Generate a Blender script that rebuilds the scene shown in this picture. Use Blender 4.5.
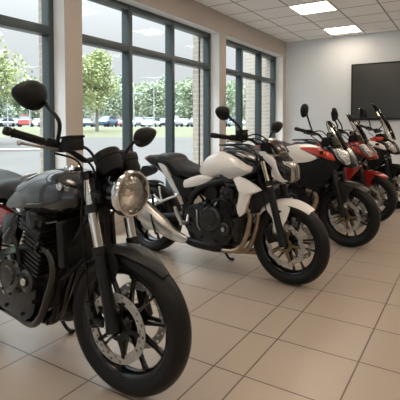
import bpy, bmesh, math, random
from mathutils import Vector, Matrix
for o in list(bpy.data.objects): bpy.data.objects.remove(o, do_unlink=True)
scene = bpy.context.scene
COL = scene.collection
PI = math.pi

# ------------------------------------------------------------------ camera
FPX, EYE, PITCH, YAW = 430.0, 1.15, math.radians(2.0), math.atan(270/430)
cam = bpy.data.cameras.new('camera'); camo = bpy.data.objects.new('camera', cam); COL.objects.link(camo)
cam.sensor_width = 36; cam.lens = FPX/400*36; cam.shift_y = -0.1475; cam.clip_end = 400
camo.location = (0, 0, EYE); camo.rotation_euler = (PI/2-PITCH, 0, YAW)
scene.camera = camo
# ------------------------------------------------------------------ sky
W = bpy.data.worlds.new('overcast'); scene.world = W; W.use_nodes = True
nt = W.node_tree; nt.nodes.clear()
tc = nt.nodes.new('ShaderNodeTexCoord'); mp = nt.nodes.new('ShaderNodeMapping'); mp.inputs['Scale'].default_value = (1, 1, 4)
nz = nt.nodes.new('ShaderNodeTexNoise'); nz.inputs['Scale'].default_value = 2.2; nz.inputs['Detail'].default_value = 5
rp = nt.nodes.new('ShaderNodeValToRGB')
rp.color_ramp.elements[0].position = .35; rp.color_ramp.elements[0].color = (.88, .905, .92, 1)
rp.color_ramp.elements[1].position = .65; rp.color_ramp.elements[1].color = (.93, .95, .97, 1)
bg = nt.nodes.new('ShaderNodeBackground'); bg.inputs['Strength'].default_value = 1.0
wo = nt.nodes.new('ShaderNodeOutputWorld')
L = nt.links.new
SKY_HORIZON, SKY_ZENITH = .80, 18
L(tc.outputs['Generated'], mp.inputs[0]); L(mp.outputs[0], nz.inputs['Vector']); L(nz.outputs[0], rp.inputs[0]); zc = nt.nodes.new('ShaderNodeMix'); zc.data_type = 'RGBA'; zc.blend_type = 'MULTIPLY'; zc.inputs['B'].default_value = (.82, .92, 1.0, 1)
L(rp.outputs[0], zc.inputs['A']); L(zc.outputs['Result'], bg.inputs[0])
sx = nt.nodes.new('ShaderNodeSeparateXYZ'); L(tc.outputs['Generated'], sx.inputs[0])   # an overcast sky is brighter towards the zenith
pw_ = nt.nodes.new('ShaderNodeMath'); pw_.operation = 'POWER'; cl = nt.nodes.new('ShaderNodeMath'); cl.operation = 'MAXIMUM'; cl.inputs[1].default_value = 0; L(sx.outputs[2], cl.inputs[0]); L(cl.outputs[0], pw_.inputs[0]); pw_.inputs[1].default_value = 3.0
ma = nt.nodes.new('ShaderNodeMath'); ma.operation = 'MULTIPLY_ADD'; L(pw_.outputs[0], ma.inputs[0]); ma.inputs[1].default_value = SKY_ZENITH; ma.inputs[2].default_value = SKY_HORIZON; L(ma.outputs[0], bg.inputs['Strength']); L(cl.outputs[0], zc.inputs['Factor'])
L(bg.outputs[0], wo.inputs[0])
SKY = bg
PANEL_STRENGTH = 12.0
scene.view_settings.view_transform = 'Standard'; scene.view_settings.look = 'None'
scene.view_settings.gamma = 1; scene.view_settings.use_curve_mapping = False
scene.view_settings.exposure = 0.05

# ------------------------------------------------------------------ materials
MATS = {}
def mat(name, col, rough=.5, metal=0, coat=0, noise=0, nscale=20, bump=0, bscale=60, emit=0, spec=.5, vari=None):
    if name in MATS: return MATS[name]
    m = bpy.data.materials.new(name); m.use_nodes = True; n = m.node_tree; b = n.nodes['Principled BSDF']
    b.inputs['Base Color'].default_value = (*col, 1); b.inputs['Roughness'].default_value = rough
    b.inputs['Metallic'].default_value = metal; b.inputs['Coat Weight'].default_value = coat
    b.inputs['Coat Roughness'].default_value = .04; b.inputs['Specular IOR Level'].default_value = spec
    t = n.nodes.new('ShaderNodeTexCoord')
    if noise:
        z = n.nodes.new('ShaderNodeTexNoise'); z.inputs['Scale'].default_value = nscale; z.inputs['Detail'].default_value = 4
        r = n.nodes.new('ShaderNodeValToRGB'); r.color_ramp.elements[0].position = .3; r.color_ramp.elements[1].position = .7
        c2 = vari or [min(1, c*(1+noise)) for c in col]; c1 = [c*(1-noise) for c in col]
        r.color_ramp.elements[0].color = (*c1, 1); r.color_ramp.elements[1].color = (*c2, 1)
        n.links.new(t.outputs['Object'], z.inputs['Vector']); n.links.new(z.outputs[0], r.inputs[0]); n.links.new(r.outputs[0], b.inputs['Base Color'])
    if bump:
        z = n.nodes.new('ShaderNodeTexNoise'); z.inputs['Scale'].default_value = bscale
        u = n.nodes.new('ShaderNodeBump'); u.inputs['Strength'].default_value = bump; u.inputs['Distance'].default_value = .01
        n.links.new(t.outputs['Object'], z.inputs['Vector']); n.links.new(z.outputs[0], u.inputs['Height']); n.links.new(u.outputs[0], b.inputs['Normal'])
    if emit: b.inputs['Emission Color'].default_value = (*col, 1); b.inputs['Emission Strength'].default_value = emit
    MATS[name] = m; return m
def glass_mat(name, tint=(1, 1, 1), refl=.9):
    m = bpy.data.materials.new(name); m.use_nodes = True; n = m.node_tree; n.nodes.clear()
    o = n.nodes.new('ShaderNodeOutputMaterial'); t = n.nodes.new('ShaderNodeBsdfTransparent'); g = n.nodes.new('ShaderNodeBsdfGlossy')
    t.inputs[0].default_value = (*tint, 1); g.inputs['Roughness'].default_value = .02
    f = n.nodes.new('ShaderNodeFresnel'); f.inputs[0].default_value = 1.45
    k = n.nodes.new('ShaderNodeMath'); k.operation = 'MULTIPLY'; k.inputs[1].default_value = refl
    x = n.nodes.new('ShaderNodeMixShader'); n.links.new(f.outputs[0], k.inputs[0]); n.links.new(k.outputs[0], x.inputs[0])
    n.links.new(t.outputs[0], x.inputs[1]); n.links.new(g.outputs[0], x.inputs[2]); n.links.new(x.outputs[0], o.inputs[0]); MATS[name] = m; return m

BLACKG = mat('gloss_black_paint', (.004, .004, .0045), .22, coat=.2, spec=.3)
BLACKS = mat('satin_black_metal', (.006, .006, .006), .33, noise=.3, spec=.25)
BLACKP = mat('black_plastic', (.006, .0058, .0056), .48, bump=.15, bscale=300, spec=.18)
DARKM = mat('dark_engine_casting', (.022, .0215, .021), .27, .6, noise=.3, nscale=30, spec=.4)
GREYP = mat('grey_plastic', (.12, .12, .12), .45)
LEATHER = mat('black_vinyl_seat', (.011, .011, .012), .4, bump=.2, bscale=180, spec=.3)
CHROME = mat('chrome', (.62, .61, .60), .10, 1)
COVER = mat('dark_polished_cover', (.06, .058, .055), .28, .85, noise=.2, nscale=25)
STAN = mat('polished_fork_tube', (.56, .52, .48), .12, 1)
ALU = mat('cast_aluminium', (.55, .54, .52), .38, .9, noise=.12)
STANB = mat('bronze_fork_tube', (.60, .48, .36), .15, 1)
STEEL = mat('brushed_steel', (.42, .395, .365), .30, .95, noise=.1, nscale=15)
HEATED = mat('heat_tinted_steel', (.36, .27, .19), .35, .9, noise=.3, nscale=12)
DISC = mat('brake_disc_steel', (.38, .37, .35), .35, .5, noise=.1)
BRASS = mat('dark_gold_carrier', (.20, .15, .08), .4, .7)
REDL = mat('red_lens', (.35, .01, .01), .2, coat=.5)
ORANGE = mat('orange_lens', (.9, .22, .03), .25, coat=.5)
MIRRORG = mat('mirror_glass', (.8, .8, .8), .03, 1)
GREYPAINT = mat('dark_grey_metallic_paint', (.012, .0115, .011), .22, .3, coat=.6, noise=.08, nscale=200)
GREYKNEE = mat('satin_grey_metallic_paint', (.085, .09, .082), .30, .3, coat=.4)
SILVER = mat('silver_paint', (.62, .60, .57), .3, .4, coat=.6)
WHITE = mat('white_pearl_paint', (.78, .75, .71), .28, coat=.7)
WHITEG = mat('silver_grey_paint', (.45, .44, .42), .3, .2, coat=.6)
RED = mat('red_metallic_paint', (.23, .010, .007), .22, .2, coat=.9)
REDB = mat('bright_red_paint', (.55, .032, .014), .3, coat=.8)
BROWNC = mat('smoked_brown_plastic', (.05, .038, .03), .25, coat=.5)
LENS = glass_mat('clear_lens', (.96, .95, .93), .8)
SMOKE = glass_mat('smoked_screen', (.86, .82, .77), 1.0)
CLEARS = glass_mat('tinted_screen', (.93, .92, .90), 1.0)
RADM = mat('radiator_core', (.012, .012, .012), .45, .2, spec=.3)
REFL = mat('headlight_reflector', (.60, .59, .57), .25, 1, bump=.35, bscale=28)

def tyre_mat():
    m = bpy.data.materials.new('tyre_rubber'); m.use_nodes = True; n = m.node_tree; b = n.nodes['Principled BSDF']
    b.inputs['Base Color'].default_value = (.0065, .0062, .006, 1); b.inputs['Roughness'].default_value = .42; b.inputs['Specular IOR Level'].default_value = .22
    uv = n.nodes.new('ShaderNodeTexCoord'); s = n.nodes.new('ShaderNodeSeparateXYZ'); n.links.new(uv.outputs['UV'], s.inputs[0])
    def M(op, a, c=None):
        k = n.nodes.new('ShaderNodeMath'); k.operation = op
        for i, q in enumerate((a, c)):
            if q is None: continue
            if isinstance(q, (int, float)): k.inputs[i].default_value = q
            else: n.links.new(q, k.inputs[i])
        return k.outputs[0]
    v = M('ABSOLUTE', M('SUBTRACT', s.outputs[1], .5))
    ph = M('ADD', M('MULTIPLY', s.outputs[0], 22), M('MULTIPLY', v, 7))
    g = M('LESS_THAN', M('ABSOLUTE', M('SUBTRACT', M('FRACT', ph), .5)), .09)
    on = M('MULTIPLY', g, M('MULTIPLY', M('LESS_THAN', v, .28), M('GREATER_THAN', v, .03)))
    u = n.nodes.new('ShaderNodeBump'); u.invert = True; u.inputs['Strength'].default_value = .9; u.inputs['Distance'].default_value = .012
    n.links.new(on, u.inputs['Height']); n.links.new(u.outputs[0], b.inputs['Normal']); return m
TYRE = tyre_mat()

# ------------------------------------------------------------------ mesh helpers
class MB:
    def __init__(s): s.v = []; s.f = []; s.uv = {}
    def add(s, verts, faces, uvs=None):
        o = len(s.v); s.v += [tuple(p) for p in verts]
        for i, f in enumerate(faces):
            if uvs: s.uv[len(s.f)] = uvs[i]
            s.f.append([o+k for k in f])
        return s
    def box(s, c, sz, rot=None, bevel=0):
        bm = bmesh.new(); bmesh.ops.create_cube(bm, size=1)
        for v in bm.verts: v.co = Vector((v.co.x*sz[0], v.co.y*sz[1], v.co.z*sz[2]))
        if bevel: bmesh.ops.bevel(bm, geom=bm.edges[:], offset=bevel, segments=2, affect='EDGES', profile=.6)
        R = rot.to_matrix() if hasattr(rot, 'to_matrix') else (rot or Matrix.Identity(3)); c = Vector(c)
        bm.verts.index_update()
        s.add([R @ v.co + c for v in bm.verts], [[v.index for v in f.verts] for f in bm.faces]); bm.free(); return s
    def loft(s, rings, caps=True, uv=False):
        n = len(rings[0]); vs = [p for r in rings for p in r]; fs = []; us = []
        for i in range(len(rings)-1):
            for j in range(n):
                k = (j+1) % n; fs.append([i*n+j, i*n+k, (i+1)*n+k, (i+1)*n+j])
        if caps: fs.append(list(range(n))[::-1]); fs.append([(len(rings)-1)*n+j for j in range(n)])
        return s.add(vs, fs)
    def tube(s, pts, r, seg=10, sub=5, caps=True, flat=1.0):
        pts = [Vector(p) for p in pts]; rr = r if isinstance(r, (list, tuple)) else [r]*len(pts)
        if len(pts) > 2 and sub > 1: pts, rr = spline(pts, rr, sub)
        rings = []; up = None
        for i, p in enumerate(pts):
            d = (pts[min(i+1, len(pts)-1)]-pts[max(i-1, 0)]).normalized()
            if up is None: up = Vector((0, 0, 1)) if abs(d.z) < .9 else Vector((0, 1, 0))
            a = d.cross(up).normalized(); up = a.cross(d).normalized()
            rings.append([p+(a*math.cos(t)+up*math.sin(t)*flat)*rr[i] for t in [2*PI*k/seg for k in range(seg)]])
        return s.loft(rings, caps)
    def lathe(s, prof, c=(0, 0, 0), axis=(0, 1, 0), seg=32, closed=False):
        ax = Vector(axis).normalized(); c = Vector(c)
        a = ax.cross(Vector((0, 0, 1)) if abs(ax.z) < .9 else Vector((1, 0, 0))).normalized(); b = ax.cross(a)
        m = len(prof); vs = []; fs = []; us = []
        for k in range(seg):
            t = 2*PI*k/seg; e = a*math.cos(t)+b*math.sin(t)
            for r, h in prof: vs.append(c+e*r+ax*h)
        for k in range(seg):
            k2 = (k+1) % seg
            for j in range(m if closed else m-1):
                j2 = (j+1) % m
                fs.append([k*m+j, k*m+j2, k2*m+j2, k2*m+j])
                us.append([(k/seg, j/m), (k/seg, (j+1)/m), ((k+1)/seg, (j+1)/m), ((k+1)/seg, j/m)])
        if not closed:
            fs.append([k*m for k in range(seg)]); us.append([(0, 0)]*seg)
            fs.append([k*m+m-1 for k in range(seg)][::-1]); us.append([(0, 0)]*seg)
        return s.add(vs, fs, us)
    def panel(s, out, y0, y1, bulge=.01, sub=3, yf=None, steps=(1, .93, .75, .45), smooth=True):
        """closed curved shell: outline in x-z, back face at y0, domed outer face around y1"""
        P = [Vector((a, 0, b)) for a, b in out]
        if smooth: P = closed_spline(P, sub)
        n = len(P); c = sum(P, Vector())/n; rings = []
        sg = 1 if y1 > y0 else -1
        yy = lambda p: (yf(p.x, p.z) if yf else 0)
        rings.append([Vector((p.x, y0+yy(p), p.z)) for p in P])
        for k in steps:
            rings.append([Vector((c.x+(p.x-c.x)*k, 0, c.z+(p.z-c.z)*k)) for p in P])
            for q in rings[-1]: q.y = y1+sg*bulge*(1-k*k)+yy(q)
        return s.loft(rings)
    def copy_to(s, o): return o.add(s.v, s.f)
    def mirror_y(s):
        n = MB(); n.add([(x, -y, z) for x, y, z in s.v], [f[::-1] for f in s.f]); return n
    def build(s, name, m, parent=None, sharp=35, loc=None):
        me = bpy.data.meshes.new(name); me.from_pydata(s.v, [], s.f)
        if s.uv:
            ul = me.uv_layers.new()
            for i, p in enumerate(me.polygons):
                if i in s.uv:
                    for q, li in zip(s.uv[i], p.loop_indices): ul.data[li].uv = q
        bm = bmesh.new(); bm.from_mesh(me); bmesh.ops.recalc_face_normals(bm, faces=bm.faces); bm.to_mesh(me); bm.free()
        me.materials.append(m); me.shade_smooth(); me.set_sharp_from_angle(angle=math.radians(sharp))
        o = bpy.data.objects.new(name, me); COL.objects.link(o)
        if parent: o.parent = parent
        if loc: o.location = loc
        return o
def spline(pts, rr, sub):
    P = [pts[0]*2-pts[1]]+pts+[pts[-1]*2-pts[-2]]; R = [rr[0]]+list(rr)+[rr[-1]]; op = []; orr = []
    for i in range(1, len(P)-2):
        for k in range(sub):
            t = k/sub; op.append(cmr(P[i-1], P[i], P[i+1], P[i+2], t)); orr.append(R[i]+(R[i+1]-R[i])*t)
    return op+[pts[-1]], orr+[rr[-1]]
def cmr(a, b, c, d, t): return .5*((2*b)+(c-a)*t+(2*a-5*b+4*c-d)*t*t+(3*b-a-3*c+d)*t**3)
def closed_spline(P, sub):
    n = len(P); o = []
    for i in range(n):
        for k in range(sub): 
            t = k/sub; q = cmr(P[i-1], P[i], P[(i+1) % n], P[(i+2) % n], t); l = P[i]+(P[(i+1) % n]-P[i])*t
            o.append(q*.55+l*.45)
    return o
def body(stations, sub=4, seg=28, pw=2.5, bias=0.0):
    """symmetric body along x. station: x, z bottom, z top, half width. bias moves the widest line down(-)/up(+)"""
    S = [Vector((a, b, c)) for a, b, c, d in stations]; Wd = [d for *_, d in stations]
    S2, W2 = spline(S, Wd, sub); rings = []
    for q, hw in zip(S2, W2):
        x, zb, zt = q; zm = (zb+zt)/2+bias*(zt-zb)/2; r = []
        for k in range(seg):
            t = 2*PI*k/seg; c, sn = math.cos(t), math.sin(t)
            y = hw*math.copysign(abs(c)**(2/pw), c); h = math.copysign(abs(sn)**(2/pw), sn)
            z = zm+h*((zt-zm) if h > 0 else (zm-zb)); r.append((x, y, z))
        rings.append(r)
    return MB().loft(rings)
def empty(name, label, cat, loc=(0, 0, 0), rz=0, group=None):
    o = bpy.data.objects.new(name, None); COL.objects.link(o); o.location = loc; o.rotation_euler = (0, 0, rz)
    o.empty_display_size = .1; o['label'] = label; o['category'] = cat
    if group: o['group'] = group
    return o
def tag(o, label, cat, group=None):
    o['label'] = label; o['category'] = cat
    if group: o['group'] = group
    return o
def struct(name, mb, m, label=None):
    o = mb.build(name, m); o['kind'] = 'structure'
    if label: o['label'] = label
    return o

# ------------------------------------------------------------------ the room
XW, XG, YB, HC = -3.2, -3.41, 8.4, 2.85
XR, YR = 6.0, -5.2
PAINT = mat('shaded_wall_paint', (.45, .405, .36), .8, noise=.02, nscale=1.5)  # darker warm beige carries the shade on the window piers
REVEAL = mat('white_reveal_paint', (.86, .86, .85), .7)
PAINTB = mat('daylit_back_wall_paint', (.66, .70, .73), .8, noise=.02, nscale=1.5)  # lighter, bluer wall colour with the daylight on it mixed in
FRAME = mat('dark_teal_grey_window_frame', (.055, .075, .08), .35, .3)
def brick():
    m = bpy.data.materials.new('beige_brick'); m.use_nodes = True; n = m.node_tree; b = n.nodes['Principled BSDF']; b.inputs['Roughness'].default_value = .85
    t = n.nodes.new('ShaderNodeTexCoord'); mp = n.nodes.new('ShaderNodeMapping'); mp.inputs['Rotation'].default_value = (PI/2, 0, 0)
    k = n.nodes.new('ShaderNodeTexBrick'); k.inputs['Color1'].default_value = (.50, .43, .36, 1); k.inputs['Color2'].default_value = (.44, .37, .31, 1); k.inputs['Mortar'].default_value = (.56, .52, .46, 1)
    k.inputs['Scale'].default_value = 1; k.inputs['Brick Width'].default_value = .22; k.inputs['Row Height'].default_value = .075; k.inputs['Mortar Size'].default_value = .008
    n.links.new(t.outputs['Object'], mp.inputs[0]); n.links.new(mp.outputs[0], k.inputs['Vector']); n.links.new(k.outputs[0], b.inputs['Base Color']); return m
BRICK = brick()
def gridlines(n, sep, axis, pitch, off, width, cut=None):
    def M(op, *a):
        k = n.nodes.new('ShaderNodeMath'); k.operation = op
        for i, q in enumerate(a):
            if isinstance(q, (int, float)): k.inputs[i].default_value = q
            else: n.links.new(q, k.inputs[i])
        return k.outputs[0]
    x = sep.outputs[axis]
    if cut: x = M('ADD', x, M('MULTIPLY', M('LESS_THAN', x, cut[0]), cut[1]))
    u = M('DIVIDE', M('SUBTRACT', x, off), pitch); fr = M('FRACT', M('ADD', u, 1000.5))
    return M('LESS_THAN', M('ABSOLUTE', M('SUBTRACT', fr, .5)), width/pitch/2), M('FLOOR', M('ADD', u, 1000)), M
def tile_mat(name, col, line, px, ox, py, oy, w, cut=None, rough=.28, tvar=.06, speck=.05, bump=.4):
    m = bpy.data.materials.new(name); m.use_nodes = True; n = m.node_tree; b = n.nodes['Principled BSDF']
    t = n.nodes.new('ShaderNodeTexCoord'); s = n.nodes.new('ShaderNodeSeparateXYZ'); n.links.new(t.outputs['Object'], s.inputs[0])
    a, ia, M = gridlines(n, s, 0, px, ox, w, cut); c, ic, _ = gridlines(n, s, 1, py, oy, w)
    ln = M('MAXIMUM', a, c)
    cb = n.nodes.new('ShaderNodeCombineXYZ'); n.links.new(ia, cb.inputs[0]); n.links.new(ic, cb.inputs[1])
    wn = n.nodes.new('ShaderNodeTexWhiteNoise'); n.links.new(cb.outputs[0], wn.inputs['Vector'])
    nz = n.nodes.new('ShaderNodeTexNoise'); nz.inputs['Scale'].default_value = 90; nz.inputs['Detail'].default_value = 3; n.links.new(t.outputs['Object'], nz.inputs['Vector'])
    f = M('ADD', M('ADD', M('MULTIPLY', M('SUBTRACT', wn.outputs['Value'], .5), tvar), M('MULTIPLY', M('SUBTRACT', nz.outputs[0], .5), speck)), 1)
    v = n.nodes.new('ShaderNodeVectorMath'); v.operation = 'SCALE'; v.inputs[0].default_value = col; n.links.new(f, v.inputs['Scale'])
    x = n.nodes.new('ShaderNodeMix'); x.data_type = 'RGBA'; n.links.new(ln, x.inputs['Factor']); n.links.new(v.outputs[0], x.inputs['A']); x.inputs['B'].default_value = (*line, 1)
    n.links.new(x.outputs['Result'], b.inputs['Base Color']); b.inputs['Roughness'].default_value = rough
    u = n.nodes.new('ShaderNodeBump'); u.invert = True; u.inputs['Strength'].default_value = bump; u.inputs['Distance'].default_value = .003; n.links.new(ln, u.inputs['Height']); n.links.new(u.outputs[0], b.inputs['Normal'])
    return m
FLOOR = tile_mat('floor_tiles', (.385, .318, .255), (.10, .075, .058), .42, -.44, .405, 1.75, .0075, cut=(-.92, .16))
CEIL = tile_mat('ceiling_tiles', (.90, .885, .865), (.30, .28, .26), .56, -2.22, .56, 5.87, .022, rough=.9, tvar=.03, speck=.12, bump=.2)

struct('floor', MB().box(((XW+XR)/2-.1, (YB+YR)/2, -.05), (XR-XW+.2, YB-YR, .1)), FLOOR)
struct('ceiling', MB().box(((XW+XR)/2, (YB+YR)/2, HC+.05), (XR-XW, YB-YR, .1)), CEIL)
struct('wall_back', MB().box(((XW+XR)/2, YB+.1, HC/2), (XR-XW, .2, HC)), PAINTB)
struct('wall_right', MB().box((XR+.1, (YB+YR)/2, HC/2), (.2, YB-YR, HC)), PAINT)
wf = MB()   # unseen glazed shop front, added behind the camera to let daylight in
wf.box(((XW+XR)/2, YR-.1, .1), (XR-XW, .2, .2)); wf.box(((XW+XR)/2, YR-.1, HC-.08), (XR-XW, .2, .16)); wf.box((XW+.15, YR-.1, HC/2), (.3, .2, HC-.4)); wf.box((XR-.15, YR-.1, HC/2), (.3, .2, HC-.4))
struct('wall_front_added', wf, PAINT)
wf = MB()
for i in range(8): wf.box((XW+.33+i*8.54/7, YR-.1, HC/2), (.06, .1, HC-.36))
wf.box(((XW+XR)/2, YR-.1, 2.045), (XR-XW-.7, .09, .07)); wf = struct('window_6', wf, FRAME)
MB().box(((XW+XR)/2, YR-.11, HC/2), (XR-XW-.64, .012, HC-.38)).build('glass', glass_mat('front_glass_added', (.97, .985, .98), .6), wf)
struct('forecourt', MB().box((6, YR-30.2, -.1), (60, 60, .1)), mat('forecourt_paving', (.25, .245, .24), .9))
WIN = [(.30, 2.744, [1.12, 1.95]), (2.95, 5.66, [3.83, 4.675]), (5.85, 8.25, [6.71, 7.51]), (-2.45, .10, [-1.6, -.75]), (-5.0, -2.65, [-4.2, -3.4])]  # last two windows, unseen behind the camera, are added for daylight
SILL, HEAD = .24, 2.55
inner, outer, rev = MB(), MB(), MB()
ys = sorted(WIN); prev = YR
for a, b, _ in ys+[(YB, None, None)]:
    if a-prev > .01:
        inner.box((XW-.005, (prev+a)/2, (HEAD+SILL)/2), (.01, a-prev, HEAD-SILL))
        rev.box(((XW-.01+XG-.03)/2, (prev+a)/2, (HEAD+SILL)/2), (XW-.01-XG+.03, a-prev-.0, HEAD-SILL))
        outer.box((XG-.10, (prev+a)/2, (HEAD+SILL)/2), (.14, a-prev, HEAD-SILL))
    prev = b if b is not None else prev
LY = YB-YR; CY = (YB+YR)/2
inner.box((XW-.005, CY, (HEAD+HC)/2), (.01, LY, HC-HEAD)); inner.box((XW-.005, CY, SILL/2), (.01, LY, SILL))
rev.box(((XW-.01+XG-.03)/2, CY, (HEAD+HC)/2), (XW-.01-XG+.03, LY, HC-HEAD)); rev.box(((XW-.01+XG-.03)/2, CY, SILL/2), (XW-.01-XG+.03, LY, SILL))
outer.box((XG-.10, CY, (HEAD+HC)/2+.3), (.14, LY, HC-HEAD+.6)); outer.box((XG-.10, CY, SILL/2-.1), (.14, LY, SILL+.2))
wl = struct('wall_left', inner, PAINT)
r_ = rev.build('window_reveals', REVEAL, wl); o_ = outer.build('brick_face', BRICK, wl)
struct('trim_1', MB().box((-3.62, 5.755, 1.6), (.13, .19, 3.6)), BRICK, 'narrow beige brick pilaster outside between the windows')
struct('wall_outside', MB().box((-3.81, 8.72, 1.6), (.62, .62, 3.6)), BRICK, 'beige brick return outside the far window')
WGLASS = glass_mat('window_glass', (.97, .985, .98), .02)
for i, (a, b, ms) in enumerate(WIN):
    f = MB()
    f.box((XG, (a+b)/2, HEAD-.035), (.10, b-a, .07), bevel=.004); f.box((XG, (a+b)/2, SILL+.035), (.10, b-a, .07), bevel=.004)
    f.box((XG, (a+b)/2, 2.045), (.11, b-a-.06, .085), bevel=.004)
    for y in (a+.03, b-.03): f.box((XG, y, (HEAD+SILL)/2), (.10, .06, HEAD-SILL-.02), bevel=.004)
    for y in ms: f.box((XG, y, (HEAD+SILL)/2), (.115, .06, HEAD-SILL-.02), bevel=.004)
    fo = struct(f'window_{i+1}', f, FRAME)
    MB().box((XG-.01, (a+b)/2, (HEAD+SILL)/2), (.012, b-a-.04, HEAD-SILL-.04)).build('glass', WGLASS, fo)
struct('baseboard_back', MB().box(((XW+XR)/2, YB-.008, .05), (XR-XW, .016, .1), bevel=.003), mat('skirting_paint', (.45, .42, .38), .5))
struct('baseboard_left', MB().box((XW+.008, (YB+YR)/2, .05), (.016, YB-YR-.04, .1), bevel=.003), MATS['skirting_paint'])

# wall mounted screen
tv = empty('wall_screen', 'large dark screen in a thin black frame mounted on the far wall', 'screen', (-1.0, YB, 1.78))
MB().box((0, -.032, 0), (1.80, .06, 1.04), bevel=.006).build('casing', BLACKP, tv)
MB().box((0, -.064, 0), (1.74, .004, .98)).build('display', mat('dark_display', (.035, .038, .036), .25), tv)
# ceiling light panels
def panel_light(x, y, label, grp='square ceiling light panels'):
    t = empty('ceiling_light', label, 'light', (x, y, HC), group=grp)
    fr = MB()
    for s in (-1, 1):
        fr.box((s*.27, 0, -.006), (.02, .56, .012)); fr.box((0, s*.27, -.006), (.52, .02, .012))
    fr.build('light_frame', mat('light_frame_white', (.75, .74, .72), .5), t)
    MB().box((0, 0, -.004), (.52, .52, .006)).build('diffuser', mat('warm_diffuser', (1.0, .84, .68), .5, emit=PANEL_STRENGTH), t)
panel_light(-1.94, 6.15, 'square warm ceiling light panel nearer the camera of the two')
panel_light(-1.94, 7.83, 'square warm ceiling light panel nearest the far wall')
for x in (-1.94, .30, 2.54, 4.78):  # extra panels out of view, added to light the room
    for y in (7.83, 6.15, 4.47, 2.79, 1.11, -.57, -2.25):
        if x < 0 and y > 6: continue
        panel_light(x, y, 'square ceiling light panel added outside the picture to light the room', 'added ceiling light panels outside the picture')

# ------------------------------------------------------------------ outside
CR, SR = math.cos(YAW), math.sin(YAW)
def prof(d):
    P = [(0, -.04), (12, -.03), (30, .36), (48, 1.02), (90, 1.0), (160, 2.0)]
    for (a, za), (b, zb) in zip(P, P[1:]):
        if d <= b: return za+(zb-za)*(d-a)/(b-a)
    return 2.0
def ext(px, d, z=0): # a bearing (as seen from the room) and a distance -> ground point
    r = (px-200)/FPX*d; return Vector((r*CR-d*SR, r*SR+d*CR, prof(d)+z))
def ground(name, ds, m):
    b = MB(); V = []; n = 24
    for d in ds:
        r1 = (-3.74+SR*d)/CR; r0 = -.9*d-25
        for k in range(n+1):
            r = r0+(r1-r0)*k/n; V.append((r*CR-d*SR, r*SR+d*CR, prof(d)))
    F = [[i*(n+1)+k, i*(n+1)+k+1, (i+1)*(n+1)+k+1, (i+1)*(n+1)+k] for i in range(len(ds)-1) for k in range(n)]
    b.add(V, F); return struct(name, b, m)
ground('pavement', [-8, -4, 0, 4, 8, 12, 18, 24, 30], mat('pale_pavement', (.078, .070, .063), .9, noise=.08, nscale=.6))
ground('lawn', [30, 34, 38, 42, 48], mat('lawn_grass', (.10, .108, .05), .95, noise=.15, nscale=1.2, vari=(.135, .125, .07)))
ground('parking_lot', [48, 60, 75, 90], mat('lot_asphalt', (.17, .17, .17), .95, noise=.05, nscale=.5))
ground('field', [90, 120, 160], mat('field_grass', (.12, .15, .08), .95))
k = MB(); c = ext(10, 19.5); R0 = []
for rr, hh in ((1, 0), (1, .07), (.93, .07), (.93, .03)):
    R0.append([(c.x+rr*(3.2*math.cos(t)*CR-1.7*math.sin(t)*SR), c.y+rr*(3.2*math.cos(t)*SR+1.7*math.sin(t)*CR), c.z-.03+hh) for t in [2*PI*i/40 for i in range(40)]])
k.loft(R0); struct('kerb_island', k, mat('pale_kerb', (.27, .25, .225), .9))

rnd = random.Random(5)
def crown(bm, c, rad, n, leaf, rg, squash=1.0):
    lobes = [(Vector((rg.gauss(0, .38), rg.gauss(0, .38), rg.uniform(-.55, .6))), rg.uniform(.38, .62)) for _ in range(9)]
    for i in range(n):
        l, lr = lobes[i % 9]
        d = Vector((rg.gauss(0, 1), rg.gauss(0, 1), rg.gauss(0, 1))).normalized()*lr*(rg.random()**.35)
        p = l+d; q = Vector(c)+Vector((p.x*rad, p.y*rad, p.z*rad*squash))
        a = Vector((rg.gauss(0, 1), rg.gauss(0, 1), rg.gauss(0, .6))).normalized(); b = a.cross(Vector((rg.gauss(0, 1), rg.gauss(0, 1), rg.gauss(0, 1)))).normalized()
        s = leaf*rg.uniform(.6, 1.3)
        bm.add([q-a*s, q+b*s*.6, q+a*s, q-b*s*.6], [[0, 1, 2, 3]])
LEAVES = [mat('pale_green_leaves', (.40, .44, .22), .8, noise=.2, nscale=1.2), mat('hazed_green_leaves', (.36, .41, .28), .8, noise=.25, nscale=.6), mat('hazed_blue_green_leaves', (.34, .39, .30), .8, noise=.25, nscale=.6)]  # outdoor haze is put into these pale leaf colours
BARK = mat('grey_bark', (.16, .14, .12), .9, noise=.2)
def tree(px, d, h, w, label, leaf=.22, n=2600, li=0, group=None, trunk=.32, seed=1):
    rg = random.Random(seed); g = ext(px, d)
    t = empty('tree', label, 'tree', g, group=group)
    b = MB(); b.tube([(0, 0, -.1), (.05, 0, h*trunk), (0, .05, h*.7)], [h*.022, h*.016, h*.006], seg=8)
    for k in range(6):
        a = k*1.05; z = h*(trunk+.05*k); b.tube([(0, 0, z), (math.cos(a)*w*.2, math.sin(a)*w*.2, z+h*.1), (math.cos(a)*w*.35, math.sin(a)*w*.35, z+h*.18)], [h*.009, h*.006, h*.003], seg=6, sub=2)
    b.build('trunk', BARK, t)
    c = MB(); crown(c, (0, 0, h*(trunk*.75+1)/2), w/2, n, leaf, rg, (h*(1-trunk*.75)/2)/(w/2)*1.0)
    c.build('crown', LEAVES[li], t)
    return t
tree(97, 38, 7.2, 4.3, 'pale green young tree on the lawn, standing alone in the middle window', leaf=.15, n=5200, seed=3, trunk=.36)
tree(-46, 21, 7.6, 5.2, 'large pale green tree at the left edge of the picture', leaf=.11, n=7000, seed=8, trunk=.34)
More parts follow.
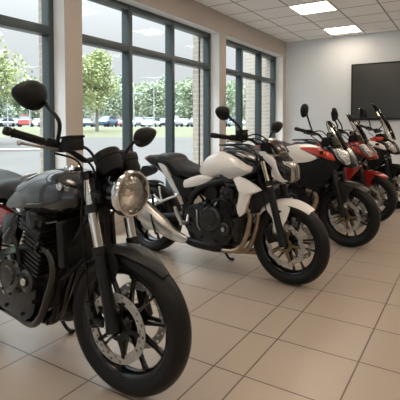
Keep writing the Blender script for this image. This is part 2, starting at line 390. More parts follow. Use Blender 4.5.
bgt = [(-25, 92, 10, 9), (0, 96, 9, 8), (18, 90, 8, 8), (38, 95, 10, 8), (60, 95, 10, 9), (84, 92, 9, 9), (108, 94, 9.5, 8), (124, 90, 10.5, 8), (138, 93, 9, 7), (150, 90, 9.5, 7), (166, 94, 10.5, 8), (181, 90, 9.5, 7), (196, 95, 10, 8), (214, 92, 9, 8), (232, 92, 9.5, 8), (250, 95, 9, 8)]
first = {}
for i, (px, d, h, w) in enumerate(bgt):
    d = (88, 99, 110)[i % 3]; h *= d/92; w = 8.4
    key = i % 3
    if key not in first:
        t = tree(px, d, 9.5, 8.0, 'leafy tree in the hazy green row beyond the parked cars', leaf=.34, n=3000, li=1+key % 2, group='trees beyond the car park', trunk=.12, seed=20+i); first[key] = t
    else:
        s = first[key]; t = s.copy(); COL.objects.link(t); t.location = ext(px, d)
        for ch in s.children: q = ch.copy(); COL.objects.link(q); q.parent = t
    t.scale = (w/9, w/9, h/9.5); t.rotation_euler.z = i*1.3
# street lamps
POLE = mat('galvanised_pole', (.42, .43, .44), .5, .5)
def street_lamp(px, d, h, label, arm=1.1):
    t = empty('street_lamp', label, 'street lamp', ext(px, d), YAW, 'lamps of the car park')
    MB().tube([(0, 0, -.05), (0, 0, h)], [.09, .06], seg=10, sub=1).build('pole', POLE, t)
    MB().tube([(-arm, 0, h), (arm, 0, h)], .05, seg=8, sub=1).build('cross_arm', POLE, t)
    for s in (-1, 1): MB().box((s*arm, 0, h-.02), (.7, .3, .12), bevel=.03).build('lamp_head', POLE, t)
street_lamp(30, 50, 6.9, 'lamp pole seen in the leftmost window')
street_lamp(154, 52, 5.9, 'tall lamp pole seen in the second pane of the middle window')
street_lamp(134, 55, 4.3, 'short lamp pole just right of the first mullion of the middle window', .8)
street_lamp(8, 54, 4.8, 'lamp pole low at the left edge of the picture', .8)
# parked cars
def car():
    t = empty('parked_car', 'x', 'car')
    body([(-2.15, .42, .78, .70), (-2.08, .28, .92, .84), (-1.4, .22, .98, .88), (0, .22, .97, .90), (1.2, .22, .95, .88), (1.9, .26, .82, .82), (2.15, .36, .66, .68)], seg=20, pw=4, sub=2).build('body', mat('car_white', (.72, .73, .74), .3, coat=.6), t)
    body([(-1.95, .80, .90, .70), (-1.5, .85, 1.36, .68), (-.6, .85, 1.46, .68), (.35, .85, 1.40, .67), (1.15, .82, .92, .70)], seg=20, pw=4, sub=2).build('cabin_glass', mat('car_glass', (.03, .04, .05), .1), t)
    body([(-1.55, 1.36, 1.42, .60), (-.6, 1.42, 1.50, .64), (.35, 1.38, 1.44, .60)], seg=16, pw=3, sub=2).build('roof', MATS['car_white'], t)
    for x in (-1.35, 1.35):
        for y in (-.8, .8): MB().lathe([(.14, -.1), (.31, -.1), (.33, 0), (.31, .1), (.14, .1)], (x, y, .33), seg=20).build('wheel', TYRE, t)
    for y in (-.6, .6): MB().box((2.02, y, .68), (.16, .32, .14), bevel=.04).build('headlamp', MATS['light_frame_white'], t)
    return t
CP = {'white': MATS.get('car_white'), 'silver': mat('car_silver', (.42, .44, .46), .3, .5, coat=.6), 'dark blue': mat('car_blue', (.05, .09, .14), .3, coat=.6), 'red': mat('car_red', (.45, .09, .08), .3, coat=.6), 'grey': mat('car_grey', (.18, .19, .2), .3, .4, coat=.6), 'black': mat('car_black', (.03, .03, .035), .3, coat=.6)}
CARS = [(2, 'silver', 'near the left edge'), (15, 'dark blue', 'left of the nearest mirror'), (26, 'red', 'below the nearest mirror'), (38, 'white', 'beside the leftmost window frame'), (51, 'grey', 'behind the leftmost window frame'),
        (79, 'white', 'at the middle window left jamb'), (86, 'dark blue', 'just left of the young tree trunk'), (100, 'silver', 'just right of the young tree trunk'), (107, 'dark blue', 'between the young tree and the red car'), (117, 'red', 'beside the first middle-window mullion'), (128, 'white', 'behind the first middle-window mullion'),
        (138, 'grey', 'left of the tall lamp pole'), (152, 'white', 'at the foot of the tall lamp pole'), (163, 'black', 'left of the second middle-window mullion'), (174, 'silver', 'behind the second middle-window mullion'), (184, 'white', 'left in the third middle-window pane'), (196, 'grey', 'beside the brick pilaster'), (228, 'dark blue', 'at the far window left edge'), (238, 'silver', 'left of the far-window mullion')]
c0 = car(); CP['white'] = MATS['car_white']
for i, (px, colr, where) in enumerate(CARS):
    if i == 0: t = c0; kids = list(c0.children)
    else:
        t = c0.copy(); COL.objects.link(t); kids = []
        for ch in c0.children: q = ch.copy(); COL.objects.link(q); q.parent = t; kids.append(q)
    for q in kids:
        if q.name.split('.')[0] in ('body', 'roof'): q.material_slots[0].link = 'OBJECT'; q.material_slots[0].material = CP[colr]
    t.location = ext(px, 60+(i % 2)*6.5); t.rotation_euler.z = YAW-PI/2+(.30 if i % 4 else -.2)+(PI if i % 5 == 2 else 0)
    t.scale = (1, 1, 1+.12*((i*7) % 3-1)); t['label'] = f'{colr} parked car in the distant lot, {where}'; t['group'] = 'cars parked outside'
# ------------------------------------------------------------------ motorcycles
# local frame of every bike: x forward, y to the rider's left, z up, origin on the floor under the front axle
def disc_mesh(c, r0, r1, th, petals=0, holes=36, ph=0):
    seg, rows = holes*2, 7; b = MB(); V = []; c = Vector(c)
    for side in (-1, 1):
        for j in range(rows+1):
            for k in range(seg):
                t = 2*PI*k/seg+ph; r = r0+(r1-r0)*j/rows
                if petals and j == rows: r += .006*math.cos(t*petals)
                if petals and j == 0: r += .004*math.cos(t*petals)
                V.append(c+Vector((r*math.cos(t), side*th/2, r*math.sin(t))))
    def hole(j, k):
        g = (k//2) % 2
        return k % 2 == 1 and ((j in (1, 2) and g == 0) or (j in (4, 5) and g == 1))
    F = []; N = (rows+1)*seg
    idx = lambda s, j, k: s*N+j*seg+k % seg
    for j in range(rows):
        for k in range(seg):
            if hole(j, k):
                q = [(j, k), (j, k+1), (j+1, k+1), (j+1, k)]
                for m in range(4):
                    a, e = q[m], q[(m+1) % 4]; F.append([idx(0, *a), idx(0, *e), idx(1, *e), idx(1, *a)])
            else:
                F.append([idx(0, j, k), idx(0, j, k+1), idx(0, j+1, k+1), idx(0, j+1, k)]); F.append([idx(1, j, k), idx(1, j+1, k), idx(1, j+1, k+1), idx(1, j, k+1)])
    for k in range(seg):
        for j in (0, rows): F.append([idx(0, j, k), idx(0, j, k+1), idx(1, j, k+1), idx(1, j, k)])
    return b.add(V, F)
def carrier_mesh(c, r0, r1, arms, y, th):
    b = MB(); c = Vector(c)
    b.lathe([(r0*.55, -th/2), (r0, -th/2), (r0, th/2), (r0*.55, th/2)], c, seg=30, closed=True)
    for k in range(arms):
        t = 2*PI*k/arms; d = Vector((math.cos(t), 0, math.sin(t))); n = Vector((-d.z, 0, d.x))
        R = []
        for r, w in ((r0*.9, .012), ((r0+r1)/2, .008), (r1, .009)):
            p = c+d*r; R.append([p+n*w+Vector((0, th/2, 0)), p-n*w+Vector((0, th/2, 0)), p-n*w-Vector((0, th/2, 0)), p+n*w-Vector((0, th/2, 0))])
        b.loft(R); b.lathe([(.001, -.007), (.009, -.007), (.009, .007), (.001, .007)], c+d*r1, seg=10)
    return b
def wheel(root, name, xc, R, hw, P, front=True, ang=.2):
    c = Vector((xc, 0, R)); ri = R-.082; b = MB(); k = hw*.72
    b.lathe([(ri+.004, -k), (ri+.012, -k), (ri+.012, -k+.006), (ri-.002, -k*.75), (ri-.012, 0), (ri-.002, k*.75), (ri+.012, k-.006), (ri+.012, k), (ri+.002, k), (ri-.012, k*.8), (ri-.022, k*.3), (ri-.022, -k*.3), (ri-.012, -k*.8)], c, seg=64, closed=True)
    b.lathe([(.012, -.055), (.034, -.055), (.045, -.035), (.034, 0), (.045, .035), (.034, .055), (.012, .055)], c, seg=28, closed=True)
    sp = P.get('spokes', 10); yoff = P.get('spoke_pair', 0)
    for i in range(sp):
        t = 2*PI*i/sp+ang+((yoff if i % 2 else -yoff))
        t0 = 2*PI*i/sp+ang+((yoff*.3 if i % 2 else -yoff*.3))+(-yoff*1.6 if (yoff and i % 2) else (yoff*1.6 if yoff else 0))
        p0 = Vector((math.cos(t0), 0, math.sin(t0)))*.034; p1 = Vector((math.cos(t), 0, math.sin(t)))*(ri-.012)
        d = (p1-p0).normalized(); n = Vector((-d.z, 0, d.x)); rings = []
        for f, w, h in ((0, .011, .026), (.25, .0065, .018), (.75, .0055, .013), (.93, .008, .015), (1, .016, .02)):
            p = c+p0+(p1-p0)*f
            rings.append([p+n*w*sx+Vector((0, h*sy, 0)) for sx, sy in ((1, .5), (.5, 1), (-.5, 1), (-1, .5), (-1, -.5), (-.5, -1), (.5, -1), (1, -.5))])
        b.loft(rings)
    w = b.build(name, P.get('rim_mat', BLACKG), root, 40)
    T = MB(); r0 = ri+.002
    pr = [(r0, -k*.95), (r0+.012, -k*1.08), (R-.052, -hw*.98), (R-.034, -hw), (R-.020, -hw*.86), (R-.008, -hw*.58), (R-.0015, -hw*.25), (R, 0)]
    pr = pr+[(r, -h) for r, h in pr[-2::-1]]
    T.lathe(pr, c, seg=72, closed=True); T.build('tyre', TYRE, w, 50)
    if front:
        for s in (-1, 1):
            cc = c+Vector((0, s*.074, 0))
            dsk = disc_mesh(cc, P.get('disc_r', .15)-.036, P.get('disc_r', .15), .005, P.get('petals', 0)).build('brake_disc', DISC, w)
            carrier_mesh(cc+Vector((0, s*.0005, 0)), .052, P.get('disc_r', .15)-.034, 5, 0, .006).build('disc_carrier', BLACKS, dsk) if False else carrier_mesh(cc, .052, P.get('disc_r', .15)-.034, 5, 0, .007).build('disc_carrier', P.get('carrier', BLACKS), w)
    else:
        disc_mesh(c+Vector((0, -.075, 0)), .08, .11, .005, holes=28).build('brake_disc', DISC, w)
        MB().lathe([(.03, .075), (.105, .078), (.108, .082), (.105, .086), (.03, .084)], c, seg=42).build('sprocket', BLACKS, w)
    return w
def fork(root, P):
    T, A = Vector((P['fork_top'][0], 0, P['fork_top'][1])), Vector((P.get('axle_x', 0), 0, P['R'])); d = (A-T).normalized(); ln = (A-T).length
    fw = Vector((-d.z, 0, d.x)); fw = fw if fw.x > 0 else -fw
    off = -fw*.022
    for s in (-1, 1):
        y = Vector((0, s*.098, 0)); S = P.get('stan_z', .64); f = (T.z-S)/(T.z-A.z); M = T+(A-T)*f
        b = MB(); b.tube([T+y, M+y+d*.03], P.get('stan_r', .0215), seg=20, sub=1)
        L_ = MB(); b.build('fork_tube', P.get('stan_mat', STAN), root)
        L_.tube([M+y-d*.01, M+y+d*.02, M+y+d*.024, A+y-d*.06, A+y+d*.005], [.029, .029, .0255, .0265, .031], seg=20, sub=1)
        L_.lathe([(.001, -.016), (.022, -.016), (.026, 0), (.022, .016), (.001, .016)], A+y, seg=18)
        lg = L_.build('fork_lower', P.get('lower_mat', BLACKS), root)
        MB().lathe([(.001, -.005), (.016, -.004), (.016, .004), (.001, .005)], A+y+Vector((0, s*.020, 0)), seg=16).build('axle_bolt', ALU, lg)
        # caliper behind the leg
        ca = A+Vector((-.115, 0, .055)) if not P.get('cal') else A+Vector((P['cal'][0], 0, P['cal'][1]))
        q = MB(); q.box(ca+Vector((0, s*.092, 0)), (.05, .03, .11), Matrix.Rotation(-.35, 3, 'Y'), .01); q.box(ca+Vector((0, s*.066, 0)), (.045, .012, .10), Matrix.Rotation(-.35, 3, 'Y'), .004)
        q.box(ca+Vector((.045, s*.098, -.02)), (.06, .014, .03), None, .004)
        for dz in (-.028, .028): q.lathe([(.001, -.004), (.014, -.004), (.014, .004), (.001, .004)], ca+Vector((-.0, s*.109, dz)), seg=12)
        q.build('brake_caliper', P.get('cal_mat', BLACKS), root)
    # clamps
    for f, w in ((.03, .028), (P.get('lower_clamp', .3), .031)):
        p = T+(A-T)*f; b = MB(); b.box(p+off*.4, (.07, .16, .03), None, .008)
        for s in (-1, 1): b.tube([p+Vector((0, s*.098, 0))-d*.018, p+Vector((0, s*.098, 0))+d*.018], w, seg=18, sub=1)
        b.build('fork_clamp', P.get('clamp_mat', BLACKS), root)
    p0 = T+off*2; p1 = T+(A-T)*.3+off*2
    MB().tube([p0, p1], .03, seg=14, sub=1).build('steering_stem', BLACKS, root)
    return T, A, d
def fender(root, xc, zc, R, a0, a1, hw, m, name='front_fender', lobes=None, taper=.6, side=.03):
    b = MB(); n = 26; rings = []
    for i in range(n+1):
        f = i/n; a = math.radians(a0+(a1-a0)*f); w = hw*(taper+(1-taper)*min(1, 4*min(f, 1-f)+.0)) if min(f, 1-f) < .25 else hw
        ring = []
        K = 9
        for j in range(K):
            u = -1+2*j/(K-1); r = R+.012-side*abs(u)**3; ring.append((xc+r*math.cos(a), u*w, zc+r*math.sin(a)))
        for j in range(K):
            u = 1-2*j/(K-1); r = R+.007-side*abs(u)**3; ring.append((xc+r*math.cos(a), u*w*.96, zc+r*math.sin(a)))
        rings.append(ring)
    b.loft(rings)
    if lobes:
        for s in (-1, 1): b.panel(lobes, s*.080, s*.088, .003)
    return b.build(name, m, root, 50)
def mirror(root, c, base, sz, side, P, tilt=0.0):
    """teardrop mirror head facing backwards on a curved stalk"""
    c = Vector(c); base = Vector(base); b = MB(); n = 28; w, h = sz; V = []
    out = []
    for k in range(n):
        t = 2*PI*k/n; y = math.cos(t)*w/2; z = math.sin(t)*h/2*(1-.28*math.cos(t)*1)
        out.append((y*side, z))
    ct, st = math.cos(tilt), math.sin(tilt); rings = []
    for k, x in ((1.0, -.012), (1.04, 0), (.93, .02), (.62, .036), (.2, .042)):
        rings.append([c+Vector((x, (y*ct-z*st)*k, (y*st+z*ct)*k)) for y, z in out])
    b.loft(rings); m = b.build('mirror', BLACKP, root, 50)
    g = MB(); g.loft([[c+Vector((x, (y*ct-z*st)*k, (y*st+z*ct)*k)) for y, z in out] for k, x in ((.93, -.0115), (.93, -.0145))]); g.build('mirror_glass', MIRRORG, m)
    inn = c+Vector((.012, -side*w*.36*ct, -side*w*.36*st-h*.12)); bend = P.get('bend') or (base+Vector((0, side*.03, .06)))
    MB().tube([base, Vector(bend), inn+(Vector(bend)-inn)*.35, inn], [.008, .008, .008, .011], seg=10, sub=6).build('mirror_stalk', BLACKP, m)
    return m
def bars(root, P):
    """bar: centre, then right side points out to the grip; the left is given or mirrored"""
    Rr = P['bar_r']; Ll = P.get('bar_l') or [(x, -y, z) for x, y, z in Rr]
    C = Vector(P['bar_c'])
    pts = [Vector(p) for p in Rr[::-1]]+[C]+[Vector(p) for p in Ll]
    h = MB().tube(pts, .0115, seg=12, sub=6).build('handlebar', BLACKS, root)
    for side, Q in ((-1, Rr), (1, Ll)):
        a, e = Vector(Q[-2]), Vector(Q[-1]); d = (e-a).normalized()
        g = MB(); rings = [(0, .0175), (.004, .0175), (.006, .0165), (.03, .0165), (.033, .0172), (.10, .0165), (.118, .0175), (.121, .0195), (.127, .0195)]
        s = e-d*.13
        g.tube([s+d*t for t, r in rings], [r for t, r in rings], seg=16, sub=1).build('grip', BLACKP, root)
        MB().tube([e-d*.003, e+d*.004, e+d*.024, e+d*.032], [.013, .018, .018, .012], seg=16, sub=1).build('bar_end', BLACKS, root)
        sw = MB(); sw.box(s-d*.028, (.05, .045, .048), d.to_track_quat('Y', 'Z').to_matrix(), .012); sw.box(s-d*.06+Vector((.02, 0, 0)), (.035, .02, .035), None, .006); sw.build('switch_housing', BLACKP, root)
        lv = P.get('lever_mat', BLACKS); o = s-d*.05+Vector((.055, 0, -.02)); en = e+Vector((.06, 0, -.03))-d*.015
        if side == -1 and 'lever' in P: o, en = Vector(P['lever'][0]), Vector(P['lever'][1])
        l = MB(); l.tube([o, o+(en-o)*.3+Vector((.012, 0, 0)), o+(en-o)*.95, en], [.009, .0075, .0065, .0085], seg=10, sub=4, flat=.8)
        l.lathe([(.001, -.008), (.009, -.006), (.011, 0), (.009, .006), (.001, .008)], en, seg=12)
        l.build('brake_lever' if side < 0 else 'clutch_lever', lv if side < 0 else BLACKS, root)
        MB().box(s-d*.055+Vector((.03, 0, -.012)), (.05, .03, .03), None, .008).build('lever_bracket', BLACKP, root)
    if 'reservoir' in P:
        r = Vector(P['reservoir']); b = MB(); b.box(r, (.062, .07, .052), Matrix.Rotation(-.1, 3, 'Y'), .008); b.box(r+Vector((0, 0, .030)), (.066, .074, .01), Matrix.Rotation(-.1, 3, 'Y'), .003); b.build('fluid_reservoir', BLACKP, root)
def cable(root, pts, r=.005, m=None): return MB().tube(pts, r, seg=8, sub=8).build('cable', m or BLACKP, root)
def turn_signal(root, p, side, m=None):
    p = Vector(p); b = MB(); b.tube([p-Vector((0, side*.07, 0)), p], .007, seg=8, sub=1); b.tube([p+Vector((-.03, 0, 0)), p+Vector((-.02, 0, 0)), p+Vector((.02, 0, 0))], [.008, .016, .017], seg=14, sub=1)
    t = b.build('turn_signal', BLACKP, root); MB().lathe([(.001, .006), (.012, .004), (.016, 0), (.001, 0)], p+Vector((.02, 0, 0)), (1, 0, 0), seg=16).build('signal_lens', ORANGE, t)
def muffler(root, pts, rad, flat, m, cap=True, ovy=.7):
    b = MB(); P_ = [Vector(p) for p in pts]; S, R_ = spline(P_, rad, 4); rings = []
    for i, p in enumerate(S):
        d = (S[min(i+1, len(S)-1)]-S[max(i-1, 0)]).normalized(); a = Vector((0, 1, 0)); u = d.cross(a).normalized()
        rings.append([p+a*math.cos(t)*R_[i]*ovy+u*math.sin(t)*R_[i] for t in [2*PI*k/26 for k in range(26)]])
    b.loft(rings); mf = b.build('muffler', m, root, 45)
    if cap:
        d = (S[-1]-S[-2]).normalized(); a = Vector((0, 1, 0)); u = d.cross(a).normalized(); r = R_[-1]
        c = MB(); c.loft([[S[-1]+d*x+a*math.cos(t)*r*k*ovy+u*math.sin(t)*r*k for t in [2*PI*j/26 for j in range(26)]] for x, k in ((-.02, 1.03), (.012, 1.0), (.015, .75), (-.01, .55))]); c.build('muffler_end_cap', BLACKS, mf)
    return mf
def rear_end(root, P):
    L0 = P['L']; Rr = P['Rr']; wheel(root, 'rear_wheel', -L0, Rr, .085, P, False, .5)
    pv = Vector((P.get('pivot', -.88), 0, .40)); b = MB()
    for s in (-1, 1):
        b.tube([pv+Vector((0, s*.10, 0)), Vector((-L0+.18, s*.115, Rr+.035)), Vector((-L0-.03, s*.115, Rr))], [.032, .028, .02], seg=10, sub=4, flat=1.2)
        b.lathe([(.001, -.012), (.022, -.012), (.022, .012), (.001, .012)], (-L0, s*.125, Rr), seg=14)
    b.box((pv.x-.06, 0, .40), (.07, .22, .06), None, .012); b.build('swingarm', P.get('swing_mat', BLACKS), root)
    c = MB(); y = .08
    pts = [(-L0+.01, y, Rr+.106), (pv.x+.03, y, .445), (pv.x+.065, y, .40), (pv.x+.03, y, .355), (-L0+.01, y, Rr-.106), (-L0-.08, y, Rr-.07), (-L0-.106, y, Rr), (-L0-.08, y, Rr+.07), (-L0+.01, y, Rr+.106)]
    c.tube(pts, .008, seg=6, sub=3, caps=False); c.build('drive_chain', BLACKS, root)
    q = MB(); q.box((-L0+.12, -.09, Rr+.02), (.09, .035, .05), None, .01); q.build('rear_brake_caliper', BLACKS, root)
def frame_mesh(root, P):
    h = Vector((P['fork_top'][0]-.05, 0, .86)); b = MB()
    for s in (-1, 1):
        y = lambda v: Vector((0, s*v, 0))
        b.tube([h+y(.02), Vector((-.34, s*.10, .76)), Vector((-.6, s*.12, .70)), Vector((-.80, s*.12, .60)), Vector((-.88, s*.115, .36))], P.get('frame_r', .02), seg=10, sub=5)
        b.tube([h+y(.02)-Vector((0, 0, .08)), Vector((-.27, s*.09, .60)), Vector((-.36, s*.10, .40)), Vector((-.42, s*.10, .24)), Vector((-.8, s*.11, .22)), Vector((-.88, s*.11, .36))], .016, seg=10, sub=5)
        b.tube([Vector((-.72, s*.11, .66)), Vector((-1.05, s*.09, .70)), Vector((-1.32, s*.06, .80))], .014, seg=8, sub=4)
        b.tube([Vector((-.86, s*.11, .48)), Vector((-1.0, s*.10, .62)), Vector((-1.12, s*.08, .73))], .011, seg=8, sub=3)
    b.tube([h+Vector((.0, 0, .07)), h-Vector((-.03, 0, .10))], .035, seg=14, sub=1)
    b.build('frame', P.get('frame_mat', BLACKS), root)
def engine(root, P, finned):
    b = MB(); fx = -.45 if finned else -.40
    b.panel([(fx, .42), (fx-.02, .28), (fx-.10, .22), (-.78, .24), (-.88, .33), (-.88, .46), (-.78, .52), (fx-.06, .50)], .02, .15, .012, sub=2)
    b.panel([(fx, .42), (fx-.02, .28), (fx-.10, .22), (-.78, .24), (-.88, .33), (-.88, .46), (-.78, .52), (fx-.06, .50)], .02, -.15, .012, sub=2)
    for k in range(7): b.box((-.78+.06*k, 0, .235), (.012, .24, .03), None, .003)
    for s in (-1, 1):
        for x, z in ((fx-.02, .33), (-.56, .25), (-.70, .26), (-.82, .34), (-.80, .48), (-.68, .51)): b.lathe([(.001, -.165), (.009, -.165), (.009, -.15), (.001, -.15)] if s < 0 else [(.001, .165), (.009, .165), (.009, .15), (.001, .15)], (x, 0, z), seg=8)
    e = b.build('engine', P.get('case_mat', DARKM), root, 40)
    for s in (-1, 1):
        c1 = MB(); cx, cz, rr = P.get('clutch', (-.645, .43, .088))
        pr = [(.001, .150), (rr*1.08, .150), (rr*1.05, .172), (rr*.9, .184), (rr*.86, .180), (rr*.55, .182), (rr*.5, .192), (.001, .196)]
        c1.lathe([(r, h*s) for r, h in pr], (cx, 0, cz), seg=36)
        for k in range(8):
            t = k*PI/4+.2; c1.lathe([(.001, s*.18), (.008, s*.18), (.008, s*.192), (.001, s*.192)], (cx+rr*.95*math.cos(t), 0, cz+rr*.95*math.sin(t)), seg=8)
        cc = c1.build('clutch_cover' if s < 0 else 'generator_cover', P.get('cover_mat', DARKM), e)
        c2 = MB(); gx, gz, g = P.get('small_cover', (-.50, .425, .055))
        c2.lathe([(r, h*s) for r, h in [(.001, .150), (g*1.1, .150), (g*1.05, .168), (g*.8, .176), (g*.75, .172), (g*.45, .172), (g*.42, .180), (.001, .182)]], (gx, 0, gz), seg=28)
        c2.build('timing_cover', P.get('cover_mat', DARKM), e)
        MB().lathe([(r, h*s) for r, h in [(.001, .180), (g*.34, .180), (g*.30, .186), (.001, .187)]], (gx, 0, gz), seg=20).build('cover_badge', ALU, e)
    if finned:
        u = Vector((.30, 0, .954)).normalized(); base = Vector((-.51, 0, .47)); R3 = Matrix.Rotation(math.atan2(u.x, u.z), 3, 'Y')
        cb = MB(); cb.box(base+u*.09, (.12, .30, .20), R3, .01)
        for k in range(9): cb.box(base+u*(.012+.021*k), (.165, .32, .0075), R3, .003)
        cb.build('cylinder_block', P.get('fin_mat', DARKM), e)
        hd = MB(); hd.box(base+u*.215, (.155, .37, .045), R3, .012)
        for k in range(3): hd.box(base+u*(.20+.02*k), (.172, .375, .006), R3, .002)
        hd.box(base+u*.262, (.13, .35, .06), R3, .022)
        for y in (-.14, -.05, .05, .14): hd.tube([base+u*.285+Vector((0, y, 0)), base+u*.315+Vector((0, y, 0))], .016, seg=10, sub=1)
        for s in (-1, 1): hd.lathe([(.001, s*.172), (.04, s*.172), (.036, s*.186), (.001, s*.189)], base+u*.262, seg=20)
        hd.build('cylinder_head', DARKM, e)
    else:
        cb = MB(); u = Vector((.42, 0, .907)); R3 = Matrix.Rotation(math.atan2(u.x, u.z), 3, 'Y'); base = Vector((-.52, 0, .46))
        cb.box(base+u*.07, (.17, .26, .15), R3, .02); cb.build('cylinder_block', DARKM, e)
        hd = MB(); hd.box(base+u*.18, (.18, .29, .08), R3, .02); hd.box(base+u*.235, (.15, .26, .05), R3, .02)
        for s in (-1, 1): hd.lathe([(.001, s*.145), (.05, s*.145), (.046, s*.158), (.02, s*.162), (.001, s*.163)], base+u*.20, seg=24)
        hd.build('cylinder_head', DARKM, e)
        a = MB(); a.tube([(-.62, -.13, .62), (-.62, .13, .62)], .06, seg=16, sub=1); a.build('throttle_body', BLACKP, e)
    for s in (-1, 1):   # hoses and fittings on the cases
        q = MB(); q.tube([(-.60, s*.15, .52), (-.56, s*.165, .57), (-.48, s*.16, .58), (-.42, s*.14, .54)], .012, seg=8, sub=4); q.lathe([(.001, s*.16), (.018, s*.16), (.018, s*.178), (.001, s*.18)], (-.60, 0, .525), seg=12); q.build('coolant_hose', BLACKP, e)
        q = MB(); q.tube([(-.76, s*.14, .50), (-.74, s*.16, .44), (-.735, s*.16, .36), (-.70, s*.15, .30)], .007, seg=8, sub=4); q.build('breather_pipe', ALU, e)
    # gear lever, pegs
    for s in (-1, 1):
        p = MB(); p.tube([(-.86, s*.12, .44), (-.83, s*.17, .40), (-.82, s*.19, .37)], .012, seg=8, sub=3); p.tube([(-.82, s*.18, .37), (-.82, s*.27, .372)], [.012, .014], seg=10, sub=1)
        p.build('foot_peg', ALU, root)
        pl = MB().panel([(-.92, .50), (-.84, .48), (-.80, .38), (-.84, .32), (-.90, .36)], s*.125, s*.14, .004, sub=2).build('heel_plate', P.get('heel_mat', BLACKS), root)
    MB().tube([(-.76, .11, .22), (-.71, .15, .11), (-.67, .18, .022), (-.62, .185, .014)], [.013, .011, .010, .013], seg=8, sub=3).build('kickstand', BLACKS, root)
def headers(root, P, m):
    for i, y in enumerate(P['hdr_y']):
        fan = P.get('hdr_fan', .0)*min(i, 3)
        pts = [(x+fan*(1 if 0 < j < len(P['hdr'])-1 else 0), y*k, z-fan*.5*(j > 3)) for j, (x, z, k) in enumerate(P['hdr'])]
        MB().tube(pts, P.get('hdr_r', .019), seg=14, sub=8).build('exhaust_pipe', m, root)
def radiator(root, x, z0, z1, hw, lean=.05):
    b = MB(); R3 = Matrix.Rotation(-lean, 3, 'Y'); c = Vector((x, 0, (z0+z1)/2)); h = z1-z0
    b.box(c, (.022, hw*2-.03, h), R3)
    for k in range(int(h/.011)): b.box(c+Vector((.0125, 0, -h/2+.006+k*.011)), (.004, hw*2-.04, .0035), R3)
    r = b.build('radiator', RADM, root); f = MB()
    for s in (-1, 1): f.box(c+Vector((0, s*(hw-.008), 0)), (.045, .022, h+.02), R3, .006)
    for s in (-1, 1): f.box(c+Vector((0, 0, s*(h/2+.006))), (.04, hw*2, .018), R3, .006)
    f.build('radiator_frame', BLACKP, r)
def round_lamp(root, c, R):
    c = Vector(c); ax = Vector((1, 0, -.04)).normalized()
    b = MB(); b.lathe([(.001, -.13), (R*.45, -.125), (R*.75, -.10), (R*.93, -.05), (R*.97, -.005), (R*.93, -.005), (R*.9, -.03), (.001, -.06)], c, ax, 40); h = b.build('headlight', BLACKG, root, 50)
    MB().lathe([(R*.97, -.02), (R*1.04, -.012), (R*1.05, .006), (R*.98, .022), (R*.90, .022), (R*.885, .008)], c, ax, 48).build('headlight_bezel', CHROME, h, 60) if False else MB().lathe([(R*.96, -.02), (R*1.04, -.012), (R*1.05, .006), (R*.98, .022), (R*.90, .022), (R*.885, .006), (R*.90, -.01)], c, ax, 48, closed=True).build('headlight_bezel', CHROME, h, 60)
    rf = MB(); rf.lathe([(R*.88, .004), (R*.80, -.012), (R*.55, -.032), (R*.22, -.046), (R*.06, -.05), (R*.06, -.052), (R*.3, -.05), (R*.9, -.004)], c, ax, 40, closed=True); rf.build('lamp_reflector', REFL, h, 60)
    n = MB(); n.lathe([(.001, -.012), (.016, -.014), (.018, -.03), (.012, -.05), (.001, -.05)], c, ax, 16)
    n.box(c+Vector((-.012, 0, 0)), (.004, R*1.6, .004)); n.build('lamp_bulb', mat('bulb_glass', (.6, .55, .48), .25), h)
    g = MB(); g.lathe([(.001, .030), (R*.3, .028), (R*.6, .021), (R*.89, .006), (R*.89, .003), (R*.6, .018), (.001, .027)], c, ax, 40); g.build('headlight_lens', LENS, h, 60)
    return h
def new_bike(P, label, group=None):
    r = empty('motorcycle', label, 'motorcycle', (*P['o'], 0), math.radians(P['psi']))
    return r

